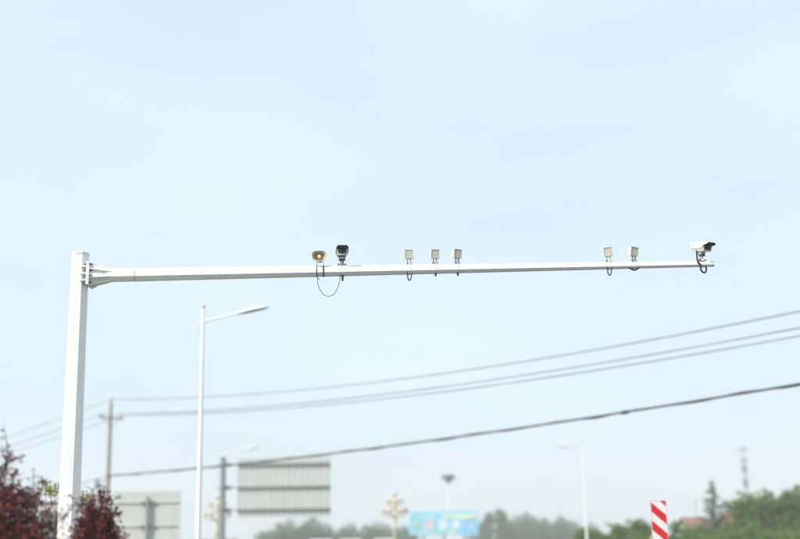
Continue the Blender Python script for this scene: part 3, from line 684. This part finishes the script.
m = MB(); m.box((0, 0, q.z), (2.2, 1.2, .06), .005, Euler((R(22), 0, 0))); m.build('canopy', M['blue'], bs)
for x in (-1, 1):
    m = MB(); m.tube([(x, -.3, 0), (x, -.3, q.z-.12)], .04, 8); m.build('post', M['galv'], bs, 40)

# ------------------------------------------------------------------ vegetation
def leaf_mesh(name, centres, size, rng, up=1.1, shape=1.7):
    """centres: list of (point, spread, count); small pointed leaf faces folded along the midrib"""
    V, F = [], []
    for c, sp, n in centres:
        for _ in range(n):
            p = Vector((c[0]+rng.gauss(0, sp), c[1]+rng.gauss(0, sp), c[2]+rng.gauss(0, sp*.8)))
            nn = Vector((rng.gauss(0, 1), rng.gauss(0, 1), rng.gauss(0, 1)+up)).normalized()
            t = nn.orthogonal().normalized(); t.rotate(Matrix.Rotation(rng.uniform(0, 6.283), 3, nn)); w = nn.cross(t)
            s = size*rng.uniform(.6, 1.35); k = len(V)
            V += [p - t*s*.5, p + w*s*.5/shape + nn*s*.06, p + t*s*.5, p - w*s*.5/shape + nn*s*.06]
            F += [(k, k+1, k+2), (k, k+2, k+3)]
    me = bpy.data.meshes.new(name); me.from_pydata(V, [], F); me.update(); return me

def limb(m, a, b2, r0, r1, rng, wob=.06, n=5):
    pts = []
    L = (b2-a).length
    for i in range(n+1):
        t = i/n; p = a.lerp(b2, t) + Vector((rng.gauss(0, 1), rng.gauss(0, 1), rng.gauss(0, .6)))*wob*L*math.sin(math.pi*t)*.5
        p.z += .10*L*math.sin(math.pi*t)
        pts.append(p)
    m.tube(pts, [r0+(r1-r0)*i/n for i in range(n+1)], 6); return pts
def plum(label, base, targets, seed, lsize=.052, per=40):
    """many-stemmed plum bush: limbs to given tips, side twigs, leaves along the twigs"""
    rng = random.Random(seed)
    root = empty('plum_bush', label, 'bush', base, 0, 'dark red plum bushes')
    m = MB(); mt_ = MB(); cent = []
    fork = Vector((0, 0, .55))
    limb(m, Vector((0, 0, -.1)), fork, .06, .05, rng, .02, 3)
    for tx, dens, spread in targets:
        tip = tx - base
        pts = limb(m, fork + Vector((rng.gauss(0, .03), rng.gauss(0, .03), 0)), tip, .024, .005, rng, .12, 8)
        for i in range(2, 9):
            p = pts[i]
            if i > 3 or dens > .8:
                nt_ = int(rng.uniform(2, 5)*dens) + (1 if i > 6 else 0)
                for _ in range(nt_):
                    d = Vector((rng.gauss(0, 1), rng.gauss(0, 1), rng.gauss(.5, .7))).normalized(); ln = rng.uniform(.10, .34)*spread
                    e2 = p + d*ln; mt_.tube([p, p.lerp(e2, .5)+Vector((0, 0, .015)), e2], [.006, .004, .002], 4, False)
                    for k in range(4):
                        cent.append((p.lerp(e2, .35+.22*k), .035, max(1, int(per*dens/9*rng.uniform(.5, 1.5)))))
            cent.append((p, .04, int(5*dens)+1))
    m.build('stems', M['bark'], root, 50); tag(mt_.build('twigs', M['bark'], root), kind='stuff')
    rng.shuffle(cent); h = len(cent)//2
    o = link('foliage', leaf_mesh('foliage', cent[:h], lsize, rng), M['plum'], root); o['kind'] = 'stuff'
    o = link('new_foliage', leaf_mesh('new_foliage', cent[h:], lsize, rng), M['plum2'], root); o['kind'] = 'stuff'
    return root
rg = random.Random(5)
def T(lst, Y, jit=.3, dy=0): return [(at(x, y + dy*max(0, (540-y)/60), Y + rg.uniform(-jit, jit)), d, s) for x, y, d, s in lst]
PY = 14.2
base = at(0, 520, PY); base = Vector((base.x, PY, .0))
plum('dark red plum bush in front of the mast foot, one bare twig rising high',
     base, T([(6, 432, .18, .5), (3, 447, .35, .5), (8, 459, .9, .6), (4, 470, 1.1, .8), (12, 474, 1, .7), (19, 488, .7, .6), (34, 482, .5, .6), (44, 480, .35, .4), (29, 492, .6, .6),
                (24, 500, 1.2, .9), (10, 495, 1.3, 1), (2, 500, 1.3, 1), (36, 506, .5, .5), (30, 518, .9, .7), (18, 515, 1.4, 1), (5, 518, 1.4, 1), (57, 497, .2, .35), (62, 504, .3, .35), (71, 504, .3, .25), (40, 526, 1.1, .7), (50, 530, .9, .6), (44, 514, .6, .5), (40, 498, .5, .5), (33, 500, .8, .7), (52, 520, .4, .4),
                (52, 541, .5, .4), (28, 534, 1.1, .8), (12, 534, 1.3, 1), (43, 541, .9, .6), (70, 540, .15, .25),
                (-14, 470, 1, 1), (-30, 462, 1, 1), (-46, 480, 1, 1), (-60, 505, 1, 1), (-22, 500, 1.2, 1.1), (-40, 520, 1.2, 1.1), (-12, 525, 1.2, 1.1)], PY, .3, 4), 3)
PY2 = 15.4
base = at(96, 520, PY2); base = Vector((base.x, PY2, .0))
plum('rounded deep red plum bush between the mast and the plain sign back',
     base, T([(90, 486, .3, .4), (94, 481, .18, .35), (100, 489, .55, .5), (105, 483, .25, .3), (108, 495, .8, .6), (86, 498, .9, .6), (94, 500, 1.3, .8), (85, 509, 1, .5), (103, 504, 1.3, .8), (108, 509, .8, .5),
                (90, 514, 1.5, .9), (100, 516, 1.5, .9), (83, 521, 1.2, .5), (108, 521, 1, .5), (114, 528, .4, .35), (117, 532, .3, .3), (88, 528, 1.5, .9), (98, 530, 1.5, .9), (105, 532, 1.4, .7), (83, 535, 1.3, .6), (110, 539, 1, .6), (85, 541, 1.3, .7), (103, 542, 1.4, .9)], PY2, .35, 9), 8)

def broadleaf(name, label, base, H, crown_w, trunk_h, seed, leafm, nclump=60, per=130, lsize=.13, clump=.42, cat='tree', group=None, low=.25, top_pts=None):
    """tapered trunk, limbs to every clump, clumps of leaf faces through an uneven crown"""
    rng = random.Random(seed); root = empty(name, label, cat, base, 0, group)
    m = MB(); fork = Vector((rng.gauss(0, .05), rng.gauss(0, .05), trunk_h))
    limb(m, Vector((0, 0, -.1)), fork, .028*H, .018*H, rng, .03, 4); cent = []
    lobes = [(Vector((rng.uniform(-.6, .6)*crown_w, rng.uniform(-.6, .6)*crown_w, rng.uniform(.45, .9)*H)), rng.uniform(.28, .5)*crown_w) for _ in range(7)]
    lobes.append((Vector((0, 0, H*.8)), crown_w*.4))
    tips = []
    for i in range(nclump):
        c, r = lobes[i % len(lobes)]
        d = Vector((rng.gauss(0, 1), rng.gauss(0, 1), rng.gauss(.15, .8))).normalized()*r*rng.uniform(.35, 1.0)
        p = c + d; p.z = min(max(p.z, low*H), H*1.0); tips.append(p)
    for p in (top_pts or []): tips.append(p - base)
    for p in tips:
        limb(m, fork.lerp(Vector((0, 0, trunk_h*1.6)), rng.random()*.6), p, .009*H, .003*H, rng, .1, 4)
        k = rng.randint(3, 5)
        for _ in range(k):
            cent.append((p + Vector((rng.gauss(0, clump*.6), rng.gauss(0, clump*.6), rng.gauss(0, clump*.45))), clump*.36, int(per/k*rng.uniform(.6, 1.4))))
    m.build('trunk', M['bark2'], root, 50)
    o = link('crown', leaf_mesh('crown', cent, lsize, rng), leafm, root); o['kind'] = 'stuff'
    return root
def gb(px, Y): q = at(px, 530, Y); return Vector((q.x, Y, 0))
# yellow-green tree showing past the mast
b0 = gb(58, 34); broadleaf('young_tree', 'young yellow-green tree peeking out behind the white mast', b0, 2.9, .9, 1.2, 21, M['lime'], 12, 80, .09, .22,
      top_pts=[at(x, y, 34+rg.uniform(-.4, .4)) for x, y in ((46, 492), (50, 490), (54, 493), (82, 495), (83, 499))])
b0 = gb(51, 40)
cabn = empty('control_cabinet', 'pale grey control cabinet half hidden by the left plum bush', 'cabinet', b0)
z = at(51, 503, 40).z; m = MB(); m.box((0, 0, z/2), (.62, .5, z), .02); m.build('case', M['grey'], cabn)
m = MB(); m.box((0, 0, z+.02), (.72, .6, .05), .01); m.build('lid', M['grey'], cabn)
m = MB(); m.box((0, -.262, z*.55), (.52, .02, z*.75), .006); m.build('door', M['post'], cabn)
# broadleaf trees on the right
RT = 'green trees across the road'
for px, Y, topy, cw, sd_, lab, pts in (
    (752, 112, 494, 2.2, 31, 'fresh green broadleaf tree growing right of the conifer', ((746, 494), (750, 497), (740, 500), (737, 503), (757, 500), (764, 501))),
    (775, 114, 492, 2.3, 32, 'fresh green broadleaf tree with a pointed shoot, before the brick house', ((769, 490), (771, 493), (779, 499), (785, 502))),
    (797, 112, 487, 2.2, 33, 'tall fresh green broadleaf tree at the end of the tree row', ((788, 489), (790, 491), (797, 487), (800, 486), (804, 488), (794, 494)))):
    b0 = gb(px, Y); Hh = at(px, topy+4, Y).z
    broadleaf('broadleaf_tree', lab, b0, Hh, cw, Hh*.3, sd_, M['leafm'] if sd_ != 31 else M['leafy'], 85, 75, .21, .42, group=RT, low=.32, top_pts=[at(x, y+3, Y+rg.uniform(-.8, .8)) for x, y in pts])
# conifer
def conifer(label, base, H, w, seed):
    rng = random.Random(seed); root = empty('conifer_tree', label, 'tree', base); m = MB(); cent = []
    m.tube([(0, 0, -.1), (0, 0, H*.5), (.05, 0, H)], [.13, .08, .015], 8)
    z = H*.14
    while z < H*.97:
        t = 1 - z/H; L = w*(t**.85)*rng.uniform(.7, 1.2) + .04
        for k in range(rng.randint(5, 7)):
            a = rng.uniform(0, 6.283); ll = L*rng.uniform(.7, 1.12); d = Vector((math.cos(a), math.sin(a), 0))
            e2 = d*ll + Vector((0, 0, z + ll*.12)); p0 = Vector((0, 0, z))
            m.tube([p0, p0.lerp(e2, .5)-Vector((0, 0, .05*ll)), e2], [.03, .02, .008], 4, False)
            nn_ = max(3, int(ll/.14))
            for i in range(1, nn_+1): cent.append((p0.lerp(e2, i/nn_)-Vector((0, 0, .05)), .04+.06*min(1, ll), 5+int(9*min(1, ll))))
        z += .26 + .18*t
    m.build('trunk', M['bark2'], root, 50)
    o = link('crown', leaf_mesh('crown', cent, .15, rng, .2, 3.0), M['leafd'], root); o['kind'] = 'stuff'
    return root
b0 = gb(715, 106); conifer('slender dark conifer standing above the shrubs', b0, at(715, 479, 106).z, 2.5, 41)
# shrubs in front
SH = 'green shrubs along the far side of the road'
SL = ('yellow-green shrub beside the foot of the lone white lamp post', 'low yellow-green shrub between the lone lamp post and the marker board', 'yellow-green shrub in the gap before the striped marker board',
      'mid-green shrub just behind the striped marker board', 'low yellow-green shrub in front of the marker board hedge', 'mid-green shrub next to the striped marker board, before the red roof',
      'yellow-green shrub below the small red-roofed house', 'low yellow-green shrub at the foot of the conifer', 'yellow-green shrub between conifer and broadleaf trees', 'low yellow-green shrub before the broadleaf trees',
      'yellow-green shrub next to the small blue board', 'yellow-green shrub below the tall broadleaf tree', 'mid-green shrub past the tall broadleaf tree', 'mid-green shrub filling in below the first broadleaf tree', 'mid-green shrub hiding the red-roofed house wall')
for i, (px, Y, topy, cw, mt) in enumerate(((583, 106, 524.5, 1.1, 'leafy'), (602, 108, 528, 1.3, 'leafy'), (621, 107, 521, 1.6, 'leafy'), (640, 109, 520, 1.3, 'leafm'), (636, 104, 532, 1.6, 'leafy'), (675, 107, 518, 1.5, 'leafm'), (692, 105, 526, 1.8, 'leafy'),
        (712, 103, 531, 1.9, 'leafy'), (732, 104, 524, 1.9, 'leafy'), (752, 103, 531, 1.9, 'leafy'), (782, 104, 530, 1.9, 'leafy'), (800, 103, 527, 1.8, 'leafy'), (816, 105, 520, 1.9, 'leafm'), (745, 108, 516, 1.8, 'leafm'), (700, 109, 520, 1.5, 'leafm'))):
    b0 = gb(px, Y); Hh = at(px, topy+1.5, Y).z
    broadleaf('green_shrub', SL[i], b0, Hh, cw, Hh*.25, 60+i, M[mt], 56, 62, .19, .36, 'shrub', SH, low=.2)
# far hazy trees: a few prototypes, copied
def far_proto(kind, seed):
    rng = random.Random(seed); root = empty('distant_tree', 'x', 'tree')
    m = MB(); limb(m, Vector((0, 0, -.2)), Vector((0, 0, 4)), .25, .16, rng, .02, 3); cent = []
    H = 12
    for i in range(95):
        if kind == 'poplar':
            z = rng.uniform(2, H); r = 1.25*(1-((z-5)/7.5)**2*.75 if z > 5 else .9); a = rng.uniform(0, 6.283); q = r*math.sqrt(rng.random())
            p = Vector((q*math.cos(a), q*math.sin(a), z))
        else:
            d = Vector((rng.gauss(0, 1), rng.gauss(0, 1), rng.gauss(0, 1))).normalized()*rng.random()**.4
            p = Vector((d.x*3.6*(1+.25*math.sin(3*math.atan2(d.y, d.x)+seed)), d.y*3.6, 7.2 + d.z*4.6))
            if p.z > 9: p.z += .5*math.sin(p.x*2.1+seed)
        limb(m, Vector((0, 0, min(4, p.z*.5))), p, .07, .03, rng, .08, 3)
        cent.append((p, .42 if kind == 'poplar' else .55, 26))
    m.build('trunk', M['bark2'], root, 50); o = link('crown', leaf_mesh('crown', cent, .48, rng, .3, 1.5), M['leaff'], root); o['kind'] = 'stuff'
    return root
protos = {('round', k): far_proto('round', 70+k) for k in range(3)}; protos.update({('poplar', k): far_proto('poplar', 80+k) for k in range(2)})
used = set()
def far(kind, k, px, Y, topy, wx, label, group):
    key = (kind, k)
    o = protos[key] if key not in used else copy_tree(protos[key]); used.add(key)
    z = at(px, topy, Y).z; q = gb(px, Y); o.location = q; sc = z/12.0; o.scale = (sc*wx, sc*wx, sc); o.rotation_euler.z = rg.uniform(0, 6.28)
    tag(o, label, 'tree', group)
GA, GB_, GC, GD = 'hazy round trees beyond the large sign', 'hazy low trees beyond the bus', 'hazy poplars beside the billboard', 'hazy dense trees beyond the billboard'
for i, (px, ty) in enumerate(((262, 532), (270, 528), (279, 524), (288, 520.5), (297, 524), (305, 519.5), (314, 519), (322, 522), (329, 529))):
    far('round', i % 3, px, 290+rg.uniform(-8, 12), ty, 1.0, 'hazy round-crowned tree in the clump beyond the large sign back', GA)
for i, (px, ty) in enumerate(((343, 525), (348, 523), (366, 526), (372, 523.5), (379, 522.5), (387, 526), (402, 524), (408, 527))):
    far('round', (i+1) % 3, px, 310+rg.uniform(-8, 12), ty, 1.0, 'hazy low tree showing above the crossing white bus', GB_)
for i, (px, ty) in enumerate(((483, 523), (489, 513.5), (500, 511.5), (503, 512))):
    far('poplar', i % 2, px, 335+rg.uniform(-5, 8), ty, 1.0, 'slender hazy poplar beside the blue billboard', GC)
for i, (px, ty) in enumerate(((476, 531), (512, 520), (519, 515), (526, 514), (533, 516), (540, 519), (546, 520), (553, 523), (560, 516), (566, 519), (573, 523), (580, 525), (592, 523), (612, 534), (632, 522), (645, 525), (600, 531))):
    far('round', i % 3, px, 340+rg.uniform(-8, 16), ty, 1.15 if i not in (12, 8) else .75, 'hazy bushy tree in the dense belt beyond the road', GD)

# ------------------------------------------------------------------ the air
hz = MB(); hz.box((0, 210, 15), (1560, 840, 32)); hz = hz.build('haze', None); hz['kind'] = 'stuff'
hm_ = bpy.data.materials.new('pale_haze'); hm_.use_nodes = True; nt = hm_.node_tree; nt.nodes.clear()
pv = nt.nodes.new('ShaderNodeVolumePrincipled'); pv.inputs['Color'].default_value = (.93, .91, .87, 1); pv.inputs['Density'].default_value = .0011
pv.inputs['Anisotropy'].default_value = 0
ou = nt.nodes.new('ShaderNodeOutputMaterial'); nt.links.new(pv.outputs[0], ou.inputs['Volume']); hz.data.materials.append(hm_)
